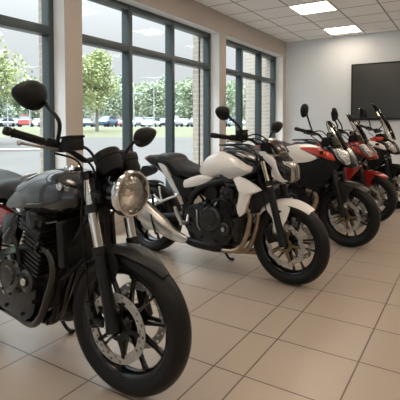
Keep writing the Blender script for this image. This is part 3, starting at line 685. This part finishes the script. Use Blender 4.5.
# ---- the near black-grey roadster
def roadster():
    P = dict(o=(-1.23, 1.38), psi=-4, R=.31, fork_top=(-.155, .955), axle_x=.012, stan_z=.635, disc_r=.148, L=1.43, Rr=.315, spokes=10, spoke_pair=.0, stan_r=.0225,
             lower_clamp=.24, lever_mat=STEEL, cal=(-.135, .03),
             bar_c=(-.21, 0, 1.0), bar_r=[(-.20, -.07, 1.0), (-.19, -.15, 1.045), (-.235, -.21, 1.075), (-.295, -.35, 1.125)],
             bar_l=[(-.21, .07, .99), (-.22, .15, 1.0), (-.28, .22, 1.005), (-.37, .36, 1.0)], lever=((-.19, -.21, 1.052), (-.198, -.375, 1.086)), reservoir=(-.125, -.185, 1.075))
    r = new_bike(P, 'dark grey roadster motorcycle with a round chrome-rimmed headlight, nearest the camera')
    fwh = wheel(r, 'front_wheel', .012, .31, .052, P, True, .15)
    fwh.rotation_euler.z = .10; fwh.location = (.012-.012*math.cos(.10)-.012, -.012*math.sin(.10), 0); fork(r, P)
    fender(r, .012, .31, .323, 150, 50, .062, mat('satin_dark_fender', (.03, .029, .027), .38, .3), side=.026, taper=.2)
    for s in (-1, 1): MB().panel([(-.12, .60), (-.02, .62), (.02, .58), (-.01, .50), (-.06, .46), (-.085, .52)], s*.070, s*.078, .002, sub=2).build('fender_bracket', BLACKP, r)
    round_lamp(r, (.015, 0, .865), .097)
    for s in (-1, 1): 
        b = MB(); b.tube([(-.10, s*.10, .87), (-.055, s*.105, .865)], .014, seg=10, sub=1); b.box((-.10, s*.10, .87), (.03, .012, .12), None, .004); b.lathe([(.001, s*.108), (.013, s*.108), (.011, s*.122), (.001, s*.124)], (-.055, 0, .865), seg=12); b.build('headlight_bracket', BLACKS, r)
    # twin dials in cups
    for y, rr in ((-.052, .058), (.065, .046)):
        ax = Vector((-.55, 0, .83)).normalized(); c = Vector((-.055, y, 1.0 if y < 0 else .975)); b = MB()
        b.lathe([(.001, -.055), (rr*.7, -.05), (rr*.93, -.025), (rr*.95, .008), (rr*1.03, .010), (rr*1.03, .036), (rr*.95, .042), (rr*.9, .032), (.001, .030)], c, ax, 34)
        q = b.build('instrument_dial', BLACKP, r, 40); MB().lathe([(.001, .033), (rr*.88, .033), (rr*.88, .036), (.001, .037)], c, ax, 28).build('dial_face', mat('dial_face', (.05, .05, .055), .15), q)
    MB().box((-.09, 0, .965), (.06, .15, .03), None, .008).build('instrument_bracket', BLACKP, r)
    bars(r, P)
    mirror(r, (-.245, -.298, 1.275), (-.155, -.235, 1.085), (.145, .115), -1, dict(bend=(-.105, -.262, 1.165)), tilt=-.12)
    mirror(r, (-.21, .33, 1.098), (-.20, .16, 1.0), (.15, .09), 1, dict(bend=(-.165, .20, 1.07)), tilt=.35)
    # tank
    t = body([(-.735, .765, .80, .085), (-.70, .745, .86, .115), (-.62, .725, .895, .138), (-.50, .715, .935, .155), (-.38, .72, .95, .16), (-.28, .745, .935, .15), (-.215, .78, .905, .12), (-.185, .82, .875, .07)], pw=2.7, bias=-.15).build('fuel_tank', GREYPAINT, r, 60)
    for s in (-1, 1):
        MB().panel([(-.73, .752), (-.64, .835), (-.56, .885), (-.505, .875), (-.475, .845), (-.50, .80), (-.56, .755)], s*.105, s*.137, .012, yf=lambda x, z, s=s: s*((x+.66)*.09-(max(0, z-.80))*.42), steps=(1, .96, .8, .5)).build('knee_panel', GREYKNEE, t)
        MB().tube([(-.745, s*.115, .745), (-.58, s*.143, .728), (-.39, s*.15, .712), (-.30, s*.140, .728)], .004, seg=8, sub=6).build('tank_trim', mat('tank_trim_grey', (.10, .10, .10), .35, .4), t)
        b = MB(); b.lathe([(.001, 0), (.028, 0), (.026, .005), (.001, .007)], (0, 0, 0), (0, s, 0), 20)
        o = MB(); o.add([(x*.7-.275, y+s*.141, z*.6+.885) for x, y, z in b.v], b.f, None); o.build('tank_badge', BRASS if False else CHROME, t)
        MB().tube([(-.665, s*.085, .885), (-.60, s*.090, .908), (-.52, s*.092, .925)], [.006, .020, .006], seg=8, sub=5, flat=.5).build('tank_highlight', SILVER, t)  # window reflection on the tank, modelled as a silver strip
    MB().lathe([(.001, .0), (.045, 0), (.045, .012), (.038, .018), (.001, .02)], (-.36, 0, .945), (-.05, 0, 1), 28).build('filler_cap', CHROME, t)
    # seat, side cover, tail
    body([(-1.40, .83, .875, .07), (-1.32, .80, .895, .105), (-1.10, .79, .895, .13), (-.92, .77, .86, .14), (-.80, .76, .865, .12), (-.72, .755, .835, .085)], pw=3).build('seat', LEATHER, r, 60)
    for s in (-1, 1):
        sc = MB().panel([(-.98, .75), (-.70, .72), (-.67, .69), (-.74, .60), (-.90, .60), (-.99, .68)], s*.09, s*.125, .01).build('side_cover', RED, r)
        MB().panel([(-.745, .66), (-.70, .715), (-.60, .725), (-.61, .66), (-.665, .565), (-.74, .565)], s*.10, s*.145, .012, sub=3).build('air_box_cover', BLACKG, r)
        MB().tube([(-1.15, s*.14, .74), (-1.30, s*.145, .55), (-1.42, s*.145, .33)], [.02, .026, .016], seg=12, sub=3).build('rear_shock', BLACKS, r)
    tl = body([(-1.62, .80, .85, .05), (-1.54, .77, .87, .08), (-1.40, .74, .86, .10), (-1.15, .73, .80, .11), (-.98, .72, .78, .105)], pw=2.8).build('tail_cowl', GREYPAINT, r, 60)
    body([(-1.66, .81, .84, .03), (-1.635, .80, .85, .045), (-1.60, .80, .85, .05)], pw=2.5, sub=2).build('tail_light', REDL, tl)
    fender(r, -1.43, .315, .34, 40, 130, .09, BLACKP, 'rear_fender')
    frame_mesh(r, P); engine(r, dict(clutch=(-.63, .43, .09), small_cover=(-.505, .425, .052), cover_mat=COVER, fin_mat=COVER), True)
    P['hdr_y'] = (-.14, -.05, .05, .14); P['hdr'] = [(-.42, .60, 1), (-.355, .575, 1), (-.325, .50, 1), (-.375, .37, 1), (-.43, .27, .98), (-.52, .205, .92), (-.68, .20, .8), (-.86, .20, .7)]; P['hdr_r'] = .0195; P['hdr_fan'] = .022
    headers(r, P, mat('black_chrome_pipe', (.045, .043, .04), .2, .9))
    for y in P['hdr_y']: MB().lathe([(.001, -.012), (.034, -.012), (.036, .01), (.001, .012)], (-.415, y, .60), (.8, 0, -.3), 18).build('exhaust_flange', DARKM, r)
    muffler(r, [(-.84, -.14, .20), (-.98, -.17, .215), (-1.20, -.18, .26), (-1.50, -.18, .31)], [.03, .05, .055, .05], 1, BLACKS, ovy=1)
    radiator(r, -.262, .545, .72, .15, .10)
    MB().tube([(-.22, -.05, .56), (-.26, -.10, .50), (-.30, -.12, .46)], .012, seg=8, sub=4).build('oil_hose', BLACKP, r)
    rear_end(r, P)
    hb = MB(); hb.lathe([(.001, -.015), (.042, -.012), (.045, 0), (.040, .015), (.001, .018)], (-.14, -.06, .70), (1, 0, 0), 24); hb.build('horn', BLACKP, r)
    cable(r, [(-.19, -.20, 1.05), (-.11, -.16, 1.03), (-.07, -.12, .96), (-.14, -.08, .84)]); cable(r, [(-.21, -.19, 1.06), (-.13, -.12, 1.06), (-.10, -.08, .98), (-.17, -.05, .87)], .006)
    cable(r, [(-.20, -.22, 1.04), (-.15, -.14, 1.00), (-.13, -.13, .90), (-.15, -.125, .75), (-.13, -.12, .55), (-.13, -.10, .38)], .0045)
    cable(r, [(-.24, .20, 1.0), (-.15, .14, .98), (-.10, .10, .90), (-.2, .06, .82)]); cable(r, [(-.26, .22, 1.0), (-.12, .17, 1.02), (-.08, .12, .93), (-.16, .06, .80)], .006)
    MB().box((-.50, -.145, .735), (.10, .03, .035), None, .01).build('coil_cover', BLACKP, r)
    b = MB(); b.tube([(-.62, -.16, .62), (-.56, -.17, .57), (-.55, -.165, .50)], .013, seg=8, sub=4); b.build('coolant_hose', BLACKP, r)
    return r
roadster()

# ---- the white naked bike
def naked():
    P = dict(o=(-1.094, 2.97), psi=-6.7, R=.30, fork_top=(-.178, .93), stan_z=.70, disc_r=.150, L=1.385, Rr=.31, spokes=10, spoke_pair=.11, petals=10, lower_clamp=.31, stan_mat=STANB, carrier=BRASS,
             bar_c=(-.25, 0, 1.015), bar_r=[(-.25, -.06, 1.02), (-.26, -.13, 1.05), (-.33, -.22, 1.06), (-.40, -.38, 1.082)],
             bar_l=[(-.25, .06, 1.015), (-.26, .12, 1.02), (-.33, .22, 1.02), (-.42, .36, 1.01)], lever=((-.29, -.20, 1.03), (-.30, -.36, 1.045)), lever_mat=STEEL, reservoir=(-.285, -.20, 1.085))
    r = new_bike(P, 'white naked motorcycle with silver upswept muffler, second from the camera')
    wheel(r, 'front_wheel', 0, .30, .055, P, True, .4); fork(r, P)
    fender(r, 0, .30, .312, 158, 55, .072, WHITE, side=.035, lobes=[(-.15, .555), (-.04, .60), (.04, .575), (.02, .50), (-.01, .44), (-.05, .375), (-.085, .40), (-.095, .48)])
    for s in (-1, 1): MB().panel([(-.075, .535), (-.035, .55), (-.02, .54), (-.05, .525)], s*.0915, s*.0925, .0005, sub=2).build('fender_vent', BLACKP, r)
    mirror(r, (-.365, -.335, 1.245), (-.30, -.22, 1.075), (.14, .10), -1, dict(bend=(-.275, -.24, 1.135)), tilt=-.15)
    mirror(r, (-.30, .34, 1.145), (-.28, .16, 1.02), (.14, .085), 1, dict(bend=(-.27, .20, 1.09)), tilt=.4)
    bars(r, P)
    # headlight cowl: black shell, smoked screen, lens, silver side cheeks
    hs = body([(-.17, .84, .97, .06), (-.12, .80, .965, .105), (-.06, .775, .945, .115), (.0, .745, .90, .10), (.035, .745, .86, .075)], pw=3).build('headlight', BLACKG, r, 60)
    for s in (-1, 1):
        MB().panel([(-.20, .955), (-.165, .965), (-.08, .925), (-.035, .865), (.02, .765), (-.02, .75), (-.09, .79), (-.075, .835), (-.12, .885)], s*.085, s*.112, .012, yf=lambda x, z, s=s: -s*max(0, x+.06)*.45).build('headlight_cheek', SILVER, r)
        MB().panel([(-.035, .90), (.005, .895), (.045, .85), (.055, .775), (.03, .75), (-.005, .815)], s*.01, s*.085, .006, sub=3, yf=lambda x, z, s=s: -s*max(0, x-.0)*.9).build('headlight_lens', REFL, hs)
        MB().panel([(-.025, .893), (.01, .888), (.052, .85), (.062, .775), (.035, .757), (.0, .815)], s*.05, s*.088, .006, sub=3, yf=lambda x, z, s=s: -s*max(0, x-.0)*.9).build('lens_cover', LENS, hs)
    sc = [] 
    scr = MB(); rings = []
    for x, z, w in ((-.185, 1.045, .035), (-.13, 1.065, .06), (-.075, 1.03, .08), (-.035, .975, .092), (-.02, .925, .098)):
        rings.append([(x-.05*(u*u), w*u, z-.012*u*u) for u in [-1+.25*k for k in range(9)]]+[(x-.006-.05*(u*u), w*u, z-.008-.012*u*u) for u in [1-.25*k for k in range(9)]])
    scr.loft(rings).build('fly_screen', BROWNC, r, 60)
    MB().panel([(-.19, .955), (-.20, 1.02), (-.12, 1.03), (-.05, .955)], -.085, .085, .005, sub=3).build('instrument_panel', BLACKP, r)
    # tank: white shell, black top spine, grey facets
    t = body([(-.80, .745, .80, .06), (-.755, .735, .85, .10), (-.69, .725, .915, .135), (-.58, .735, .95, .155), (-.45, .745, .94, .16), (-.36, .76, .90, .15), (-.29, .785, .86, .11), (-.26, .80, .84, .07)], pw=2.3, bias=-.05).build('fuel_tank', WHITE, r, 28)
    body([(-.68, .88, .905, .03), (-.56, .89, .955, .065), (-.44, .87, .955, .095), (-.32, .83, .915, .095), (-.24, .80, .87, .05)], pw=3).build('tank_spine', BLACKG, t, 50)
    MB().lathe([(.001, 0), (.04, 0), (.04, .01), (.001, .013)], (-.50, 0, .95), (.05, 0, 1), 24).build('filler_cap', BLACKS, t)
    for s in (-1, 1):
        MB().panel([(-.52, .79), (-.475, .835), (-.36, .84), (-.255, .81), (-.34, .77), (-.43, .75)], s*.10, s*.155, .012, sub=2).build('tank_facet', WHITEG, t)
        MB().panel([(-.53, .775), (-.42, .765), (-.30, .775), (-.19, .70), (-.25, .66), (-.34, .70), (-.45, .68)], s*.09, s*.145, .01, sub=2).build('inner_panel', BLACKG, r)
        MB().panel([(-.385, .75), (-.335, .775), (-.25, .745), (-.155, .685), (-.235, .645), (-.285, .52), (-.33, .475), (-.355, .53), (-.335, .65)], s*.13, s*.165, .022, sub=2, steps=(1, .97, .55, .15)).build('side_wing', WHITE, r)
        MB().panel([(-.90, .70), (-.74, .755), (-.60, .745), (-.68, .695), (-.80, .655), (-.90, .64)], s*.09, s*.135, .012, sub=2).build('side_cover', WHITE, r)
        MB().panel([(-1.225, .825), (-1.14, .805), (-1.07, .71), (-.985, .60), (-.985, .56), (-1.06, .615), (-1.16, .735)], s*.085, s*.110, .008, sub=3).build('tail_cheek', SILVER, r)
        MB().panel([(-1.05, .73), (-.98, .72), (-.90, .69), (-.78, .58), (-.84, .53), (-.93, .57), (-1.0, .63)], s*.09, s*.122, .01, sub=2).build('tail_infill', BLACKP, r)
        # footrest hanger in cast aluminium
        hg = MB(); hg.tube([(-1.25, s*.135, .545), (-1.16, s*.15, .50), (-1.06, s*.135, .535), (-.98, s*.125, .565)], [.008, .012, .010, .009], seg=8, sub=4); hg.tube([(-1.20, s*.12, .62), (-1.17, s*.14, .56), (-1.14, s*.15, .50)], [.009, .008, .011], seg=8, sub=4); hg.build('pillion_hanger', ALU, r)
        MB().panel([(-.98, .47), (-.955, .475), (-.89, .37), (-.865, .335), (-.90, .34), (-.95, .40)], s*.165, s*.180, .004, sub=2).build('heel_guard', ALU, r)
        MB().tube([(-1.15, s*.14, .49), (-1.14, s*.23, .485)], .012, seg=8, sub=1).build('pillion_peg', ALU, r)
    body([(-1.30, .84, .875, .07), (-1.22, .825, .91, .10), (-1.10, .81, .905, .12), (-1.06, .80, .86, .13), (-.94, .72, .82, .14), (-.84, .71, .80, .12), (-.76, .72, .79, .08)], pw=3).build('seat', LEATHER, r, 50)
    tl = body([(-1.46, .83, .865, .035), (-1.38, .79, .885, .06), (-1.28, .76, .885, .075), (-1.12, .72, .84, .09), (-.98, .68, .76, .09)], pw=2.6).build('tail_cowl', BLACKP, r, 60)
    body([(-1.49, .84, .855, .02), (-1.465, .83, .87, .035), (-1.42, .835, .882, .048)], pw=2.5, sub=2).build('tail_light', REDL, tl)
    pl = MB(); pl.panel([(-1.50, .775), (-1.42, .78), (-1.36, .74), (-1.42, .70), (-1.54, .66), (-1.55, .70)], -.035, .035, .003, sub=2); pl.build('plate_hanger', BLACKP, r)
    fender(r, -1.385, .31, .33, 75, 135, .085, BLACKP, 'rear_hugger')
    frame_mesh(r, dict(P, frame_r=.026)); engine(r, dict(clutch=(-.60, .42, .095), small_cover=(-.47, .36, .05), cover_mat=mat('black_engine_cover', (.03, .03, .03), .35, .5)), False)
    P['hdr_y'] = (-.12, -.055, .015, .075); P['hdr'] = [(-.38, .55, 1), (-.30, .535, 1), (-.262, .48, 1), (-.285, .35, 1.05), (-.34, .24, 1.08), (-.44, .19, 1.08), (-.58, .19, 1.0)]; P['hdr_r'] = .0185; P['hdr_fan'] = .028
    headers(r, P, HEATED)
    MB().tube([(-.50, -.11, .19), (-.60, -.12, .195), (-.78, -.135, .20), (-.86, -.155, .212)], [.03, .042, .040, .026], seg=16, sub=4).build('collector', BLACKS, r)
    muffler(r, [(-.84, -.155, .21), (-.95, -.175, .235), (-1.06, -.195, .29), (-1.18, -.21, .35), (-1.31, -.215, .415)], [.028, .050, .072, .086, .096], 1, STEEL, ovy=.80)
    hs = MB().panel([(-.80, .235), (-.92, .265), (-1.0, .275), (-.98, .225), (-.86, .195)], -.205, -.215, .004, sub=2).build('heat_shield', ALU, r)
    MB().tube([(-1.10, -.265, .24), (-1.125, -.272, .32), (-1.16, -.262, .40)], .008, seg=8, sub=3).build('muffler_strap', BLACKS, r)
    radiator(r, -.235, .52, .74, .14, .12)
    rear_end(r, P)
    MB().tube([(-.90, 0, .38), (-1.0, 0, .52), (-1.02, 0, .66)], [.03, .035, .025], seg=12, sub=3).build('rear_shock', BLACKS, r)
    cable(r, [(-.30, -.18, 1.03), (-.19, -.17, 1.06), (-.12, -.12, 1.0), (-.17, -.08, .86)]); cable(r, [(-.29, -.18, 1.02), (-.22, -.13, .96), (-.19, -.13, .8), (-.14, -.12, .6), (-.12, -.10, .40)], .0045)
    cable(r, [(-.30, -.20, 1.05), (-.21, -.14, 1.09), (-.15, -.06, 1.04), (-.16, 0, .95)], .005); cable(r, [(-.34, .20, 1.01), (-.20, .18, 1.04), (-.13, .11, .98), (-.17, .05, .86)])
    return r
naked()

# ---- the three adventure bikes at the back
def adventure(P, label, C):
    r = new_bike(P, label)
    P = dict(P, R=.30, disc_r=.150, L=1.40, Rr=.31, spokes=10, spoke_pair=.10, petals=10, lower_clamp=.36, stan_mat=STANB, carrier=BRASS)
    zt = P.get('dz', 0)
    wheel(r, 'front_wheel', 0, .30, .055, P, True, P.get('ang', .3)); fork(r, P)
    fender(r, 0, .30, .318, 152, 52, .070, C['fender'], side=.035, lobes=[(-.12, .58), (0, .612), (.08, .58), (.04, .52), (.02, .44), (-.03, .42), (-.06, .50)])
    bars(r, P)
    for s, k in ((-1, 'mr'), (1, 'ml')):
        c = Vector(P[k]); q = Vector(P['bar_r'][-2] if s < 0 else P['bar_l'][-2]); b = q+Vector((.03, 0, .015))
        mirror(r, c, b, (.08, .125), s, dict(bend=(b.x+.02, (b.y+c.y)/2+s*.025, b.z+.06)), tilt=.25*s)
    # beak / headlight nose
    ns = body([(-.24, .80, .97, .09), (-.16, .79, .985, .125), (-.08, .775, .97, .13), (.0, .755, .90, .105), (.055, .755, .83, .06), (.08, .765, .80, .03)], pw=2.6).build('nose_fairing', C['nose'], r, 55)
    for s in (-1, 1):
        MB().panel([(-.095, .925), (-.04, .94), (.02, .875), (.05, .80), (.01, .79), (-.055, .85)], s*.04, s*.128, .010, yf=lambda x, z, s=s: -s*max(0, x+.05)*.38).build('headlight', REFL, ns)
        MB().panel([(-.085, .922), (-.035, .93), (.022, .875), (.05, .81), (.012, .80), (-.045, .85)], s*.11, s*.132, .011, yf=lambda x, z, s=s: -s*max(0, x+.05)*.38).build('headlight_lens', LENS, ns)
    # screen
    S = P['screen']; b = MB(); rings = []
    for x, z, w in S: rings.append([(x-.07*(u*u)*(w/.12), w*u, z) for u in [-1+.2*k for k in range(11)]]+[(x-.005-.07*(u*u)*(w/.12), w*u*.98, z-.002) for u in [1-.2*k for k in range(11)]])
    b.loft(rings).build('windscreen', C['screen'], r, 60)
    for s in (-1, 1): MB().tube([(x-.07*(w/.12), s*w, z) for x, z, w in S], .0035, seg=8, sub=3).build('screen_edge', BLACKP, r)
    MB().panel([(-.24, .93), (-.23, 1.03), (-.14, 1.04), (-.09, .95)], -.08, .08, .005, sub=2).build('instrument_panel', BLACKP, r)
    t = body([(-.80, .745, .82, .07), (-.74, .74, .87, .11), (-.64, .75, .93, .145), (-.54, .76, .965, .16), (-.44, .77, .97, .165), (-.34, .77, .95, .15), (-.25, .78, .91, .10)], pw=2.4, bias=-.1).build('fuel_tank', C['tank'], r, 60)
    MB().lathe([(.001, 0), (.04, 0), (.04, .01), (.001, .013)], (-.50, 0, .968), (.02, 0, 1), 24).build('filler_cap', BLACKS, t)
    for s in (-1, 1):
        MB().panel([(-.61, .92), (-.54, .955), (-.44, .95), (-.36, .90), (-.24, .845), (-.34, .80), (-.50, .785), (-.58, .84)], s*.11, s*.160, .014, sub=3).build('tank_panel', C['tankside'], r)
        MB().panel([(-.47, .935), (-.34, .945), (-.22, .935), (-.12, .895), (.0, .815), (-.10, .825), (-.24, .868), (-.36, .905)], s*.11, s*.158, .016, sub=3, yf=lambda x, z, s=s: -s*max(0, x+.15)*.55).build('side_stripe_panel', C['stripe'], r)
        MB().panel([(-.50, .79), (-.34, .81), (-.17, .85), (-.04, .82), (-.09, .73), (-.17, .60), (-.30, .53), (-.39, .56), (-.44, .64)], s*.09, s*.148, .012, sub=3, yf=lambda x, z, s=s: -s*max(0, x+.15)*.6).build('side_fairing', C['fairing'], r)
        if C.get('accent'): MB().panel([(-.30, .975), (-.22, 1.0), (-.12, .995), (-.14, .955), (-.26, .94)], s*.03, s*.125, .008, sub=3).build('cowl_accent', C['accent'], r)
        if C.get('lower'): MB().panel([(-.27, .68), (-.12, .72), (-.08, .66), (-.16, .56), (-.20, .50), (-.30, .54)], s*.10, s*.156, .012, sub=3, yf=lambda x, z, s=s: -s*max(0, x+.15)*.5).build('lower_fairing', C['lower'], r)
        MB().panel([(-1.20, .84), (-.88, .77), (-.80, .70), (-.88, .64), (-1.05, .68), (-1.25, .80)], s*.085, s*.125, .01, sub=3).build('side_cover', C['tank'], r)
    body([(-1.34, .85, .90, .07), (-1.24, .83, .925, .12), (-1.06, .81, .915, .14), (-1.0, .78, .87, .14), (-.88, .76, .84, .13), (-.78, .77, .84, .09)], pw=3).build('seat', LEATHER, r, 50)
    tl = body([(-1.50, .84, .89, .04), (-1.40, .80, .90, .08), (-1.20, .76, .86, .10), (-1.0, .72, .80, .10)], pw=2.6).build('tail_cowl', BLACKP, r, 60)
    body([(-1.535, .845, .88, .02), (-1.50, .84, .892, .045), (-1.46, .84, .892, .06)], pw=2.5, sub=2).build('tail_light', REDL, tl)
    for s in (-1, 1): MB().tube([(-1.02, s*.12, .87), (-1.25, s*.15, .93), (-1.46, s*.12, .93), (-1.50, 0, .93)], .011, seg=8, sub=4).build('grab_rail', BLACKS, r)
    fender(r, -1.40, .31, .335, 70, 140, .085, BLACKP, 'rear_hugger')
    frame_mesh(r, P); engine(r, {}, False)
    P['hdr_y'] = (-.09, .09); P['hdr'] = [(-.38, .52, 1), (-.30, .50, 1), (-.275, .43, 1), (-.32, .31, 1.05), (-.40, .22, 1.1), (-.52, .19, 1.1), (-.86, .21, 1.5)]; P['hdr_r'] = .023
    headers(r, P, HEATED)
    muffler(r, [(-.84, -.14, .21), (-1.0, -.18, .26), (-1.20, -.20, .36), (-1.42, -.21, .46)], [.028, .05, .065, .068], 1, STEEL, ovy=.75)
    radiator(r, -.245, .53, .73, .14, .1); rear_end(r, P)
    MB().tube([(-.90, 0, .38), (-1.0, 0, .52), (-1.02, 0, .66)], [.03, .035, .025], seg=12, sub=3).build('rear_shock', BLACKS, r)
    b = MB(); b.panel([(-.40, .24), (-.34, .30), (-.40, .17), (-.60, .14), (-.62, .20)], -.12, .12, .004, sub=2); b.build('belly_guard', BLACKP, r)
    for s in (-1, 1): turn_signal(r, (-.17, s*.20, .90), s)
    cable(r, [(-.30, -.2, 1.08), (-.20, -.16, 1.10), (-.14, -.1, 1.0), (-.18, -.06, .88)]); cable(r, [(-.30, .2, 1.06), (-.20, .16, 1.08), (-.14, .1, 1.0), (-.18, .06, .88)]); cable(r, [(-.29, -.2, 1.06), (-.2, -.13, .95), (-.16, -.13, .7), (-.12, -.10, .40)], .0045)
    return r
BR = [(-.24, -.06, 1.03), (-.25, -.13, 1.07), (-.29, -.23, 1.09), (-.33, -.385, 1.12)]
BLf = [(-.24, .06, 1.03), (-.25, .13, 1.06), (-.30, .23, 1.06), (-.37, .375, 1.06)]
adventure(dict(o=(-.97, 4.19), psi=-9, fork_top=(-.165, .93), stan_z=.68, bar_c=(-.24, 0, 1.03), bar_r=BR, bar_l=BLf, mr=(-.285, -.355, 1.295), ml=(-.305, .355, 1.265), ang=.2,
     screen=[(-.185, 1.20, .035), (-.15, 1.16, .07), (-.09, 1.08, .10), (-.04, .99, .118), (-.01, .935, .12)]),
     'white adventure motorcycle with a bright red tank stripe and black fairing, third from the camera',
     dict(nose=BLACKG, fender=mat('brown_black_plastic', (.02, .016, .013), .32), tank=WHITE, tankside=WHITE, stripe=REDB, fairing=BLACKP, screen=CLEARS))
adventure(dict(o=(-.99, 5.37), psi=-6, fork_top=(-.155, .93), stan_z=.66, bar_c=(-.24, 0, 1.03), bar_r=BR, bar_l=BLf, mr=(-.32, -.36, 1.30), ml=(-.22, .33, 1.325), ang=.5,
     screen=[(-.26, 1.295, .04), (-.215, 1.27, .075), (-.14, 1.17, .10), (-.07, 1.06, .12), (-.02, .95, .125)]),
     'dark red adventure motorcycle, second from the right edge of the picture',
     dict(nose=RED, fender=RED, tank=RED, tankside=RED, stripe=RED, fairing=BLACKG, lower=RED, screen=SMOKE))
adventure(dict(o=(-.88, 6.45), psi=-6, fork_top=(-.15, .95), stan_z=.68, bar_c=(-.24, 0, 1.06), bar_r=[(x, y, z+.03) for x, y, z in BR], bar_l=[(x, y, z+.03) for x, y, z in BLf], mr=(-.30, -.36, 1.33), ml=(-.30, .36, 1.33), ang=.1,
     screen=[(-.28, 1.47, .04), (-.235, 1.44, .075), (-.16, 1.33, .10), (-.06, 1.16, .12), (.0, 1.03, .13), (.02, .96, .13)]),
     'black and white adventure motorcycle with tall smoked windscreen, at the far right',
     dict(nose=BLACKG, fender=BLACKP, tank=BLACKG, tankside=WHITE, stripe=WHITE, fairing=BLACKP, screen=SMOKE, accent=REDB))
